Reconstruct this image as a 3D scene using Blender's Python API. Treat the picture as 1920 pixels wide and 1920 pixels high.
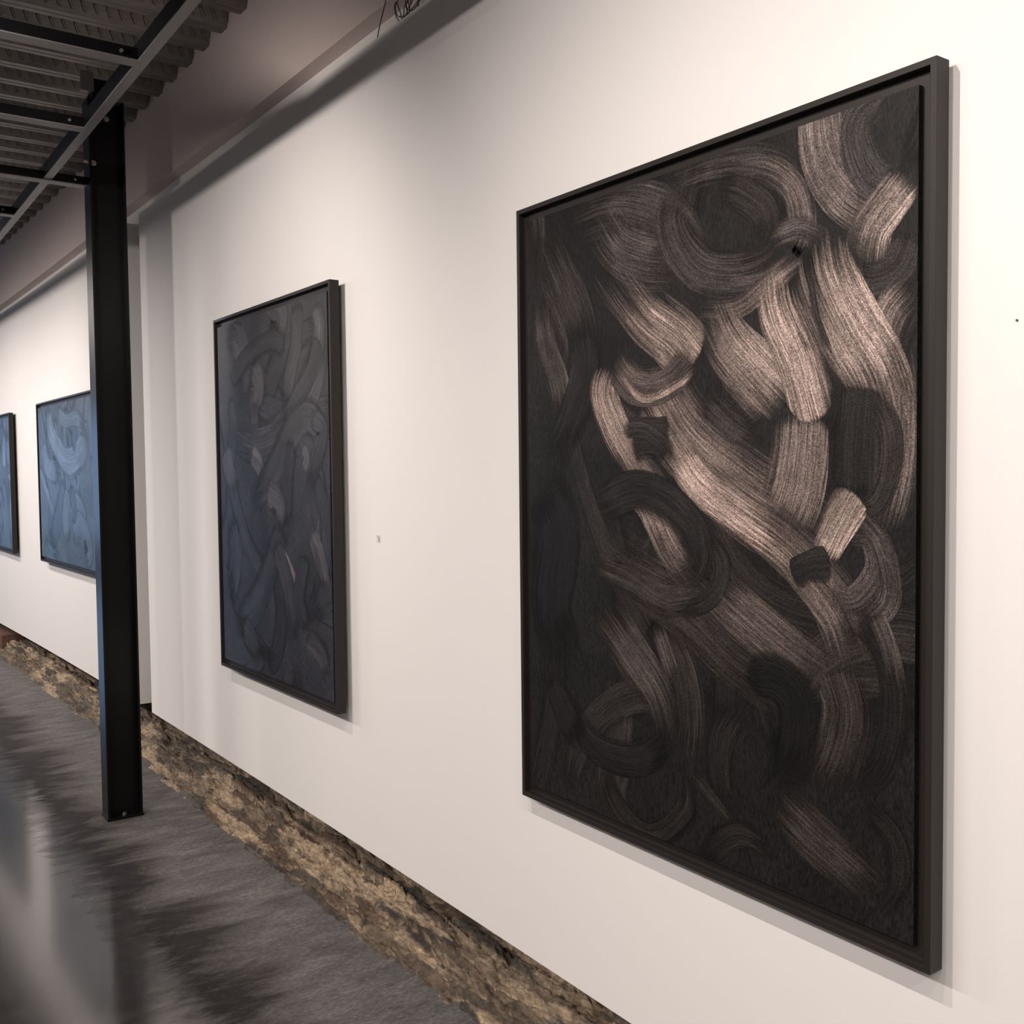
import bpy, bmesh, math, random
import numpy as np
from mathutils import Vector, Matrix

C = bpy.context.scene.collection
for o in list(bpy.data.objects):
    bpy.data.objects.remove(o)

# ------------------------------------------------------------------ camera
CF, CYAW, CPITCH, CROLL = 1879.7, 0.614, 0.0438, -0.0109      # focal in px of a 1920 frame, angles in radians
cam_data = bpy.data.cameras.new('camera')
cam_data.sensor_width = 36.0
cam_data.lens = 36.0 * CF / 1920.0
cam_data.clip_start = 0.05
camera = bpy.data.objects.new('camera', cam_data)
C.objects.link(camera)
_f = Vector((math.sin(CYAW) * math.cos(CPITCH), math.cos(CYAW) * math.cos(CPITCH), -math.sin(CPITCH)))
_r = Vector((math.cos(CYAW), -math.sin(CYAW), 0.0))
_u = _r.cross(_f)
_R = _r * math.cos(CROLL) + _u * math.sin(CROLL)
_U = -_r * math.sin(CROLL) + _u * math.cos(CROLL)
camera.matrix_world = Matrix(((_R.x, _U.x, -_f.x, 0.0), (_R.y, _U.y, -_f.y, 0.0), (_R.z, _U.z, -_f.z, 1.6), (0, 0, 0, 1)))
bpy.context.scene.camera = camera

# ------------------------------------------------------------------ world, exposure
world = bpy.data.worlds.new('world')
bpy.context.scene.world = world
world.use_nodes = True
world.node_tree.nodes['Background'].inputs[0].default_value = (0.45, 0.62, 1.0, 1)
world.node_tree.nodes['Background'].inputs[1].default_value = 1.0
vs = bpy.context.scene.view_settings
vs.view_transform = 'Standard'
vs.look = 'None'
vs.gamma = 1.0
vs.use_curve_mapping = False
vs.exposure = 0.17

SPOT_POWER = 85.0
SPOT_COLOR = (1.0, 0.89, 0.83)
SPOT_X, SPOT_Z = 0.0, 2.862
# place along the wall, share of SPOT_POWER, aim along the wall, aim height, cone in degrees
SPOTS = ((-1.2, 0.7, -1.2, 0.75, 163), (-0.1, 0.42, -0.1, 0.75, 163), (0.75, 0.50, 0.75, 0.75, 163), (1.30, 0.92, 1.5, 0.75, 163), (3.1, 1.05, 4.2, 1.9, 112),
         (7.3, 0.9, 7.3, 0.75, 163), (8.3, 0.55, 8.3, 0.75, 163), (9.3, 0.7, 9.3, 0.75, 163), (10.8, 0.7, 10.8, 0.75, 163))
FILL_POWER = 105.0
WINDOW_POWER = 24.0

# daylight from the tall window in the far end wall of the room
wl = bpy.data.lights.new('window_daylight', 'AREA')
wl.shape = 'RECTANGLE'; wl.size = 4.6; wl.size_y = 2.3
wl.energy = WINDOW_POWER; wl.color = (0.36, 0.62, 1.0)
wlo = bpy.data.objects.new('window_daylight', wl); C.objects.link(wlo)
wlo.location = (-2.6, 17.85, 1.55); wlo.rotation_euler = (math.radians(-90), 0, 0)

# ------------------------------------------------------------------ helpers
def wx(y):
    """plan line of the gently curving gallery wall: x of the panel face at y"""
    return 1.612 - (0.00231 * (y - 1.5) ** 2 if y > 1.5 else 0.0)

def mesh_obj(name, verts, faces, mat, parent=None, kind=None, smooth=False):
    me = bpy.data.meshes.new(name)
    me.from_pydata([tuple(v) for v in verts], [], faces)
    me.update()
    o = bpy.data.objects.new(name, me)
    C.objects.link(o)
    if mat: me.materials.append(mat)
    if smooth:
        me.polygons.foreach_set('use_smooth', [True] * len(me.polygons))
    if parent: o.parent = parent
    if kind: o['kind'] = kind
    return o

def bm_obj(name, bm, mat, parent=None, kind=None):
    me = bpy.data.meshes.new(name)
    bmesh.ops.recalc_face_normals(bm, faces=bm.faces)
    bm.to_mesh(me); bm.free()
    o = bpy.data.objects.new(name, me)
    C.objects.link(o)
    if mat: me.materials.append(mat)
    if parent: o.parent = parent
    if kind: o['kind'] = kind
    return o

def add_box(bm, x0, x1, y0, y1, z0, z1, bevel=0.0):
    ret = bmesh.ops.create_cube(bm, size=1.0)
    vs_ = ret['verts']
    for v in vs_:
        v.co = Vector(((x0 + x1) / 2 + v.co.x * (x1 - x0), (y0 + y1) / 2 + v.co.y * (y1 - y0), (z0 + z1) / 2 + v.co.z * (z1 - z0)))
    if bevel > 0:
        es = list({e for v in vs_ for e in v.link_edges})
        bmesh.ops.bevel(bm, geom=es, offset=bevel, segments=2, affect='EDGES', profile=0.7)
    return vs_

def add_cyl(bm, p0, p1, r0, r1=None, seg=20):
    p0, p1 = Vector(p0), Vector(p1)
    d = p1 - p0
    r1 = r0 if r1 is None else r1
    ret = bmesh.ops.create_cone(bm, cap_ends=True, segments=seg, radius1=r0, radius2=r1, depth=d.length)
    q = Vector((0, 0, 1)).rotation_difference(d.normalized())
    M = Matrix.Translation((p0 + p1) / 2) @ q.to_matrix().to_4x4()
    bmesh.ops.transform(bm, matrix=M, verts=ret['verts'])
    return ret['verts']

def tag(o, label, cat, group=None):
    o['label'] = label; o['category'] = cat
    if group: o['group'] = group
    return o

def thing(name, loc, label, cat, group=None, rz=0.0):
    o = bpy.data.objects.new(name, None); C.objects.link(o)
    o.empty_display_size = 0.1
    o.location = loc; o.rotation_euler = (0, 0, rz)
    return tag(o, label, cat, group)

# ------------------------------------------------------------------ node material helper
class NT:
    def __init__(s, name):
        s.m = bpy.data.materials.new(name); s.m.use_nodes = True
        s.t = s.m.node_tree; s.n = s.t.nodes; s.l = s.t.links
        s.b = s.n['Principled BSDF']
    def node(s, typ, **kw):
        n = s.n.new(typ)
        for k, v in kw.items():
            if k.startswith('i_'):
                key = k[2:]
                key = int(key) if key.isdigit() else key.replace('_', ' ')
                if hasattr(v, 'is_output') or isinstance(v, bpy.types.NodeSocket): s.l.new(v, n.inputs[key])
                else: n.inputs[key].default_value = v
            else: setattr(n, k, v)
        return n
    def link(s, a, b): s.l.new(a, b)
    def setb(s, **kw):
        for k, v in kw.items():
            inp = s.b.inputs[k.replace('_', ' ')]
            if isinstance(v, bpy.types.NodeSocket): s.l.new(v, inp)
            else: inp.default_value = v
    def pos(s, scale=(1, 1, 1), coord='Object', rot=(0, 0, 0)):
        tc = s.node('ShaderNodeTexCoord')
        mp = s.node('ShaderNodeMapping')
        mp.inputs['Scale'].default_value = scale
        mp.inputs['Rotation'].default_value = rot
        s.l.new(tc.outputs[coord], mp.inputs['Vector'])
        return mp.outputs['Vector']
    def noise(s, vec, scale, detail=4.0, rough=0.55, dist=0.0):
        n = s.node('ShaderNodeTexNoise')
        s.l.new(vec, n.inputs['Vector'])
        n.inputs['Scale'].default_value = scale
        n.inputs['Detail'].default_value = detail
        n.inputs['Roughness'].default_value = rough
        n.inputs['Distortion'].default_value = dist
        return n.outputs['Fac']
    def ramp(s, fac, stops, interp='LINEAR'):
        r = s.node('ShaderNodeValToRGB')
        r.color_ramp.interpolation = interp
        e = r.color_ramp.elements
        while len(e) < len(stops): e.new(0.5)
        for q, (p, c) in zip(e, stops):
            q.position = p
            q.color = (c[0], c[1], c[2], 1) if isinstance(c, (tuple, list)) else (c, c, c, 1)
        s.l.new(fac, r.inputs[0])
        return r.outputs[0]
    def mix(s, fac, a, b, typ='MIX'):
        m = s.node('ShaderNodeMix', data_type='RGBA', blend_type=typ)
        for sock, v in ((m.inputs[0], fac), (m.inputs[6], a), (m.inputs[7], b)):
            if isinstance(v, bpy.types.NodeSocket): s.l.new(v, sock)
            elif isinstance(v, (tuple, list)): sock.default_value = (v[0], v[1], v[2], 1)
            else: sock.default_value = v
        return m.outputs[2]
    def math(s, op, a, b=0.0, c=0.0, clamp=False):
        m = s.node('ShaderNodeMath', operation=op); m.use_clamp = clamp
        for sock, v in zip(m.inputs, (a, b, c)):
            if isinstance(v, bpy.types.NodeSocket): s.l.new(v, sock)
            else: sock.default_value = v
        return m.outputs[0]
    def bump(s, h, strength=0.3, dist=0.01):
        b = s.node('ShaderNodeBump')
        b.inputs['Strength'].default_value = strength
        b.inputs['Distance'].default_value = dist
        s.l.new(h, b.inputs['Height'])
        s.l.new(b.outputs['Normal'], s.b.inputs['Normal'])

def plain(name, col, rough=0.5, metal=0.0, nscale=0, nstr=0.0, spec=0.5, var=0.0, coat=0.0):
    k = NT(name)
    k.setb(Roughness=rough, Metallic=metal, Coat_Weight=coat)
    k.b.inputs['Specular IOR Level'].default_value = spec
    v = k.pos()
    if var > 0:
        f = k.noise(v, 3.0, 5.0)
        k.setb(Base_Color=k.mix(f, tuple(c * (1 - var) for c in col), tuple(min(1, c * (1 + var)) for c in col)))
    else:
        k.b.inputs['Base Color'].default_value = (*col, 1)
    if nscale: k.bump(k.noise(v, nscale, 3.0), nstr, 0.002)
    return k.m

M_WALL = plain('white_wall_paint', (0.80, 0.785, 0.765), 0.62, nscale=220, nstr=0.06, var=0.012)
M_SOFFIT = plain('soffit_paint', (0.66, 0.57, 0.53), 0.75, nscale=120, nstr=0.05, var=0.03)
M_DARKWALL = plain('grey_back_wall_paint', (0.30, 0.28, 0.27), 0.8, var=0.05)
M_STEEL = plain('black_painted_steel', (0.003, 0.003, 0.0034), 0.30, nscale=160, nstr=0.06, var=0.2, spec=0.25)
M_STRUT = plain('dull_grey_steel', (0.16, 0.15, 0.15), 0.42, metal=0.5, nscale=90, nstr=0.05, var=0.25)
M_BOLT = plain('zinc_plated_steel', (0.45, 0.44, 0.42), 0.3, metal=0.9, var=0.1)
M_WIRE = plain('dark_steel_wire', (0.06, 0.045, 0.04), 0.5, metal=0.3, var=0.1)
M_FRAME = plain('charcoal_frame_lacquer', (0.019, 0.0155, 0.0145), 0.48, nscale=400, nstr=0.04, var=0.12, spec=0.3)
M_SPOT = plain('black_lamp_enamel', (0.012, 0.012, 0.012), 0.5, var=0.1)
M_LABEL = plain('pale_wall_label', (0.70, 0.68, 0.65), 0.5, var=0.01)
M_INK = plain('grey_label_ink', (0.30, 0.28, 0.26), 0.7, var=0.05)

def deck_material():
    k = NT('galvanized_steel_deck')
    v = k.pos((1, 1, 1))
    big = k.noise(v, 2.2, 5.0, 0.6)
    fine = k.noise(k.pos((6, 60, 6)), 3.0, 4.0, 0.6)
    col = k.ramp(big, [(0.3, (0.13, 0.12, 0.11)), (0.5, (0.21, 0.187, 0.172)), (0.72, (0.27, 0.225, 0.208))])
    col = k.mix(0.35, col, k.ramp(fine, [(0.3, 0.08), (0.7, 0.26)]))
    k.setb(Base_Color=col, Metallic=0.55, Roughness=0.42)
    k.bump(fine, 0.15, 0.003)
    return k.m
M_DECK = deck_material()

def floor_material():
    k = NT('stained_polished_concrete')
    tc = k.node('ShaderNodeTexCoord')
    sep = k.node('ShaderNodeSeparateXYZ'); k.link(tc.outputs['Object'], sep.inputs[0])
    st = k.pos((0.9, 2.6, 1))
    big = k.noise(st, 1.5, 6.0, 0.62, 0.8)
    mid = k.noise(st, 6.0, 6.0, 0.68, 0.5)
    fine = k.noise(k.pos((2.0, 5.0, 1)), 26.0, 5.0, 0.7)
    speck = k.noise(k.pos((1, 1, 1)), 210.0, 2.0, 0.5)
    # worn grey margin beside the rubble footing: pigment that was never stained
    yy = k.math('SUBTRACT', sep.outputs['Y'], 1.5)
    yy = k.math('MULTIPLY', k.math('MULTIPLY', yy, yy), 0.00231)
    d = k.math('SUBTRACT', k.math('SUBTRACT', 1.50, yy), sep.outputs['X'])      # distance out from the footing
    d = k.math('ADD', d, k.math('MULTIPLY', k.math('SUBTRACT', big, 0.5), 0.85))
    d = k.math('ADD', d, k.math('MULTIPLY', k.math('SUBTRACT', mid, 0.5), 0.45))
    margin = k.ramp(d, [(0.26, 1.0), (0.46, 0.0)])
    dark = k.ramp(k.math('ADD', k.math('MULTIPLY', mid, 0.6), k.math('MULTIPLY', big, 0.4)),
                  [(0.38, (0.007, 0.0062, 0.0062)), (0.52, (0.015, 0.013, 0.0135)), (0.70, (0.045, 0.039, 0.041))])
    grey = k.ramp(k.math('ADD', k.math('MULTIPLY', fine, 0.5), k.math('MULTIPLY', mid, 0.5)),
                  [(0.34, (0.045, 0.040, 0.040)), (0.50, (0.105, 0.098, 0.095)), (0.64, (0.20, 0.188, 0.178))])
    col = k.mix(margin, dark, grey)
    col = k.mix(k.math('MULTIPLY', k.ramp(fine, [(0.50, 0.0), (0.80, 1.0)]), 0.15), col, (0.20, 0.185, 0.175))
    col = k.mix(k.ramp(speck, [(0.74, 0.0), (0.80, 0.5)]), col, (0.42, 0.38, 0.33))
    d2 = k.math('SUBTRACT', k.math('SUBTRACT', 1.50, yy), sep.outputs['X'])
    d2 = k.math('ADD', d2, k.math('MULTIPLY', k.math('SUBTRACT', mid, 0.5), 0.30))
    worn = k.ramp(d2, [(0.54, 1.0), (0.72, 0.0)])                               # sealer worn off beside the footing
    rough = k.math('ADD', k.math('MULTIPLY', worn, 0.42), k.math('ADD', 0.13, k.math('MULTIPLY', mid, 0.12)))
    k.link(k.math('SUBTRACT', 0.5, k.math('MULTIPLY', worn, 0.32)), k.b.inputs['Specular IOR Level'])
    k.setb(Base_Color=col, Roughness=rough, Coat_Weight=k.math('SUBTRACT', 1.0, worn), Coat_Roughness=0.12, Coat_IOR=1.75)
    k.bump(k.math('ADD', fine, k.math('MULTIPLY', speck, 0.3)), 0.10, 0.003)
    return k.m
M_FLOOR = floor_material()

def stone_material():
    k = NT('rubble_stone_and_lime_mortar')
    at_ = k.node('ShaderNodeAttribute', attribute_name='pigment')
    v = k.pos((1, 0.5, 1.2))
    n1 = k.noise(v, 60.0, 6.0, 0.7, 0.6)
    n2 = k.noise(v, 14.0, 5.0, 0.65, 0.4)
    col = k.mix(1.0, at_.outputs['Color'], k.ramp(n1, [(0.32, 0.35), (0.5, 0.95), (0.68, 1.6)]), 'MULTIPLY')
    col = k.mix(1.0, col, k.ramp(n2, [(0.30, (0.66, 0.62, 0.58)), (0.6, (1.12, 1.08, 1.02))]), 'MULTIPLY')
    k.setb(Base_Color=col, Roughness=0.85)
    k.bump(n1, 0.9, 0.006)
    return k.m
M_STONE = stone_material()

def brick_material():
    k = NT('old_red_brick')
    v = k.pos((1, 1, 1), rot=(math.pi / 2, 0, math.pi / 2))
    b = k.node('ShaderNodeTexBrick')
    k.link(v, b.inputs['Vector'])
    b.inputs['Scale'].default_value = 4.0
    b.inputs['Color1'].default_value = (0.085, 0.035, 0.024, 1)
    b.inputs['Color2'].default_value = (0.13, 0.055, 0.036, 1)
    b.inputs['Mortar'].default_value = (0.09, 0.078, 0.066, 1)
    k.setb(Base_Color=b.outputs['Color'], Roughness=0.9)
    k.bump(b.outputs['Fac'], 0.5, -0.006)
    return k.m
M_BRICK = brick_material()

def paint_materials(name, ground, ground2, lo, hi, cool, gloss=0.5, coat=0.0, speck=1.0, spec=0.22):
    """ground = matt dark ground of the canvas; strokes = brushed paint whose pigment and painted-in gloss highlights ride in the attribute 'paint' (r load, g warmth, b seed, a cover)"""
    g = NT(name + '_ground')
    v = g.pos((1, 1, 1))
    n = g.noise(v, 2.6, 4.0, 0.6, 1.2)
    f = g.noise(g.pos((1.0, 1.0, 0.35)), 260.0, 3.0, 0.6)
    c = g.ramp(n, [(0.34, ground), (0.66, ground2)])
    c = g.mix(1.0, c, g.ramp(f, [(0.35, 0.40), (0.65, 2.0)]), 'MULTIPLY')
    g.setb(Base_Color=c, Roughness=gloss + 0.05, Coat_Weight=coat, Coat_Roughness=0.30)
    g.b.inputs['Specular IOR Level'].default_value = spec
    g.bump(f, 0.5, 0.0015)
    k = NT(name + '_strokes')
    at_ = k.node('ShaderNodeAttribute', attribute_name='paint')
    sp = k.node('ShaderNodeSeparateColor'); k.link(at_.outputs['Color'], sp.inputs[0])
    load_sheen, warm, seed = sp.outputs
    cover = at_.outputs['Alpha']
    uv = k.node('ShaderNodeTexCoord').outputs['UV']
    def mapped(sx, sy):
        mp = k.node('ShaderNodeMapping'); k.link(uv, mp.inputs['Vector'])
        mp.inputs['Scale'].default_value = (sx, sy, 1)
        cmb = k.node('ShaderNodeCombineXYZ'); k.link(k.math('MULTIPLY', seed, 91.7), cmb.inputs[2])
        va = k.node('ShaderNodeVectorMath', operation='ADD')
        k.link(mp.outputs['Vector'], va.inputs[0]); k.link(cmb.outputs[0], va.inputs[1])
        return va.outputs[0]
    groove = k.noise(mapped(6.0, 250.0), 1.0, 3.0, 0.65)                 # bristle furrows
    hair = k.noise(mapped(30.0, 620.0), 1.0, 2.0, 0.5)                  # fine hairs
    band = k.noise(mapped(1.6, 26.0), 1.0, 3.0, 0.55)                   # broad streaks of thick and thin paint
    grit = k.noise(k.pos((1, 1, 1)), 430.0, 2.0, 0.6)                   # mica grit
    tex = k.math('SUBTRACT', k.math('ADD', k.math('MULTIPLY', groove, 0.62), k.math('ADD', k.math('MULTIPLY', hair, 0.30), k.math('MULTIPLY', grit, 0.62 * speck))), 0.31 * speck - 0.24)
    lines = k.ramp(tex, [(0.52, 0.10), (0.68, 0.62), (0.80, 1.35), (0.95, 2.4)])
    patch = k.noise(k.pos((1.0, 1.0, 0.8)), 5.5, 3.0, 0.6, 0.8)             # thick and thin areas of the whole coat
    load_sheen = k.math('MULTIPLY', k.math('POWER', load_sheen, 1.35), k.ramp(patch, [(0.30, 0.55), (0.62, 1.35)]))
    base = k.mix(load_sheen, lo, hi)
    base = k.mix(k.math('MULTIPLY', k.math('SUBTRACT', 1.0, warm), 0.8), base, k.mix(load_sheen, lo, cool))
    base = k.mix(1.0, base, lines, 'MULTIPLY')
    base = k.mix(1.0, base, k.ramp(band, [(0.30, 0.62), (0.66, 1.22)]), 'MULTIPLY')
    k.setb(Base_Color=base, Roughness=gloss, Coat_Weight=coat, Coat_Roughness=0.28)
    k.b.inputs['Specular IOR Level'].default_value = spec
    k.bump(tex, 0.55, 0.0022)
    # dry brush: cover breaks up along the furrows
    a = k.math('ADD', k.math('MULTIPLY', cover, 1.7), k.math('MULTIPLY', k.math('SUBTRACT', k.math('ADD', k.math('MULTIPLY', groove, 0.6), k.math('MULTIPLY', band, 0.4)), 0.5), 1.9))
    a = k.math('SUBTRACT', a, 0.35, clamp=True)
    k.setb(Alpha=k.math('MULTIPLY', a, k.math('GREATER_THAN', cover, 0.004)))
    return g.m, k.m

# ------------------------------------------------------------------ brushstrokes, gloss highlights put into their colour: (points in metres on the canvas, width, load, warmth, fade in, fade out)
STROKES_NEAR = [
    ([(-0.535,1.502),(-0.447,1.364),(-0.363,1.195),(-0.408,1.04)],0.187,0.2,0.3,0.3,0.3),
    ([(-0.402,1.475),(-0.202,1.473),(-0.027,1.39),(0.037,1.264)],0.168,0.2,0.3,0.3,0.3),
    ([(-0.06,1.512),(0.084,1.522),(0.227,1.496),(0.342,1.427)],0.107,0.17,0.3,0.3,0.3),
    ([(-0.298,1.493),(-0.221,1.39),(-0.112,1.335),(0.021,1.312)],0.177,0.23,0.4,0.3,0.3),
    ([(0.022,1.504),(-0.019,1.411),(0.068,1.304),(0.213,1.28),(0.318,1.333)],0.113,0.18,0.4,0.2,0.3),
    ([(-0.515,1.321),(-0.494,1.209),(-0.44,1.096),(-0.419,1.0)],0.106,0.27,0.4,0.2,0.2),
    ([(-0.546,0.852),(-0.456,0.716),(-0.482,0.507),(-0.374,0.317)],0.221,0.036,0.1,0.2,0.3),
    ([(-0.362,1.299),(-0.322,1.139),(-0.387,0.986),(-0.499,0.852)],0.138,0.06,0.2,0.2,0.3),
    ([(0.535,1.097),(0.547,0.985),(0.537,0.856),(0.506,0.742)],0.089,0.42,0.7,0.3,0.3),
    ([(0.372,1.576),(0.381,1.476),(0.436,1.385),(0.534,1.317)],0.13,0.48,0.5,0.05,0.3),
    ([(0.501,1.536),(0.447,1.487),(0.481,1.394),(0.554,1.376)],0.081,0.22,0.4,0.1,0.2),
    ([(0.544,1.378),(0.497,1.334),(0.465,1.294),(0.454,1.22)],0.102,0.62,0.7,0.1,0.35),
    ([(0.56,1.285),(0.535,1.226),(0.482,1.206),(0.426,1.225)],0.076,0.13,0.3,0.1,0.2),
    ([(0.555,1.186),(0.514,1.146),(0.504,1.082),(0.546,1.004)],0.08,0.4,0.7,0.2,0.3),
    ([(0.426,1.263),(0.437,1.185),(0.493,1.102),(0.536,1.06)],0.061,0.08,0.3,0.1,0.2),
    ([(0.114,1.482),(0.227,1.476),(0.305,1.416),(0.324,1.341),(0.305,1.295)],0.08,0.42,0.6,0.45,0.15),
    ([(0.084,1.467),(0.171,1.426),(0.227,1.372),(0.213,1.311)],0.084,0.14,0.3,0.2,0.3),
    ([(-0.08,1.069),(0.02,0.947),(0.156,0.855),(0.319,0.763),(0.428,0.669)],0.216,0.42,0.8,0.1,0.4),
    ([(-0.307,0.723),(-0.154,0.656),(0.018,0.598),(0.185,0.505),(0.357,0.448)],0.209,0.187,0.6,0.3,0.4),
    ([(0.318,0.978),(0.312,0.907),(0.293,0.824),(0.254,0.749)],0.152,0.45,0.7,0.1,0.3),
    ([(0.037,1.219),(0.157,1.208),(0.24,1.244),(0.318,1.282)],0.06,0.4,0.8,0.2,0.2),
    ([(0.185,0.8),(0.319,0.711),(0.417,0.618),(0.463,0.516)],0.141,0.274,0.8,0.2,0.3),
    ([(-0.243,1.119),(-0.263,1.057),(-0.216,0.966),(-0.143,0.878),(-0.064,0.782),(0.002,0.667)],0.109,0.66,1.0,0.1,0.4),
    ([(-0.17,0.891),(-0.09,0.818),(-0.022,0.713),(0.081,0.616)],0.135,0.55,0.9,0.1,0.4),
    ([(-0.016,0.913),(0.051,0.843),(0.156,0.783),(0.28,0.719),(0.369,0.643)],0.102,0.8,1.0,0.1,0.4),
    ([(-0.16,0.94),(-0.107,0.944),(-0.038,0.937)],0.119,0.1,0.2,0.1,0.1),
    ([(-0.197,0.972),(-0.115,0.969),(-0.046,0.925),(-0.047,0.872)],0.049,0.13,0.3,0.1,0.3),
    ([(-0.279,1.426),(-0.185,1.31),(-0.104,1.226),(-0.02,1.169),(0.036,1.117)],0.162,0.78,0.9,0.6,0.03),
    ([(0.083,1.224),(0.128,1.141),(0.199,1.069),(0.286,0.99)],0.141,0.68,0.8,0.25,0.15),
    ([(-0.224,1.142),(-0.15,1.074),(-0.045,1.072),(0.036,1.129)],0.093,0.28,0.8,0.15,0.1),
    ([(-0.205,1.115),(-0.123,1.042),(-0.012,1.064),(0.036,1.094)],0.025,0.62,1.0,0.2,0.2),
    ([(0.067,1.035),(0.142,0.976),(0.227,0.929)],0.077,0.16,0.4,0.2,0.3),
    ([(0.355,1.325),(0.373,1.233),(0.426,1.128),(0.483,1.036),(0.516,0.922)],0.143,0.72,0.8,0.3,0.3),
    ([(0.253,1.283),(0.269,1.188),(0.318,1.09),(0.356,0.976)],0.112,1.0,0.9,0.28,0.02),
    ([(0.337,1.259),(0.355,1.166),(0.391,1.083)],0.02,0.16,0.4,0.2,0.2),
    ([(0.24,1.327),(0.318,1.338),(0.402,1.292)],0.047,0.28,0.4,0.2,0.4),
    ([(0.449,1.02),(0.441,0.924),(0.439,0.807)],0.116,0.1,0.2,0.08,0.15),
    ([(0.472,1.028),(0.515,0.931),(0.495,0.827),(0.428,0.787)],0.051,0.14,0.4,0.2,0.2),
    ([(0.393,0.756),(0.473,0.76),(0.495,0.694),(0.44,0.63),(0.369,0.643)],0.061,0.27,0.6,0.3,0.2),
    ([(0.439,0.826),(0.404,0.776),(0.369,0.714)],0.087,0.78,0.9,0.04,0.15),
    ([(0.306,0.669),(0.344,0.687),(0.387,0.695)],0.075,0.08,0.1,0.04,0.08),
    ([(0.439,0.797),(0.495,0.741),(0.512,0.647),(0.452,0.583)],0.056,0.3,0.6,0.2,0.2),
    ([(-0.306,0.775),(-0.134,0.823),(0.011,0.761),(0.034,0.67),(-0.118,0.597)],0.118,0.07,0.2,0.1,0.3),
    ([(-0.308,0.644),(-0.172,0.617),(-0.048,0.58),(0.096,0.612)],0.08,0.187,0.6,0.2,0.2),
    ([(0.066,0.74),(0.112,0.675),(0.081,0.605),(-0.032,0.558)],0.06,0.086,0.4,0.2,0.2),
    ([(0.096,0.617),(0.213,0.553),(0.307,0.502),(0.406,0.456)],0.14,0.302,0.8,0.15,0.3),
    ([(-0.289,0.542),(-0.174,0.441),(-0.084,0.356),(-0.042,0.255)],0.141,0.194,0.6,0.2,0.4),
    ([(-0.066,0.542),(0.009,0.444),(0.033,0.331),(0.016,0.197)],0.111,0.114,0.5,0.2,0.3),
    ([(-0.083,0.527),(-0.049,0.459),(-0.016,0.393)],0.058,0.302,0.8,0.2,0.3),
    ([(0.417,0.618),(0.496,0.569),(0.529,0.459),(0.498,0.327),(0.394,0.261)],0.07,0.052,0.3,0.2,0.3),
    ([(0.406,0.497),(0.429,0.421),(0.406,0.325),(0.37,0.255)],0.116,0.187,0.6,0.08,0.3),
    ([(0.485,0.616),(0.513,0.552),(0.529,0.478)],0.046,0.202,0.6,0.1,0.3),
    ([(0.17,0.459),(0.267,0.464),(0.32,0.409),(0.307,0.291),(0.227,0.173)],0.11,0.026,0.1,0.1,0.3),
    ([(0.185,0.417),(0.111,0.312),(0.111,0.198),(0.184,0.128)],0.08,0.068,0.4,0.2,0.3),
    ([(-0.272,0.217),(-0.234,0.083),(-0.104,0.03),(0.016,0.126),(0.016,0.233)],0.068,0.073,0.4,0.2,0.2),
    ([(-0.385,0.301),(-0.313,0.208),(-0.157,0.204),(-0.016,0.297)],0.093,0.062,0.3,0.2,0.2),
    ([(0.016,0.221),(0.095,0.171),(0.17,0.112)],0.03,0.156,0.5,0.2,0.3),
    ([(0.254,0.213),(0.346,0.165),(0.442,0.123),(0.51,0.087)],0.119,0.146,0.7,0.2,0.4),
    ([(0.442,0.263),(0.52,0.217),(0.531,0.143),(0.488,0.059)],0.056,0.062,0.3,0.2,0.3),
    ([(0.032,0.011),(0.155,0.119),(0.268,0.109)],0.065,0.062,0.3,0.2,0.3),
    ([(-0.484,0.367),(-0.418,0.268),(-0.334,0.19)],0.107,0.052,0.2,0.2,0.3),
]
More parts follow.
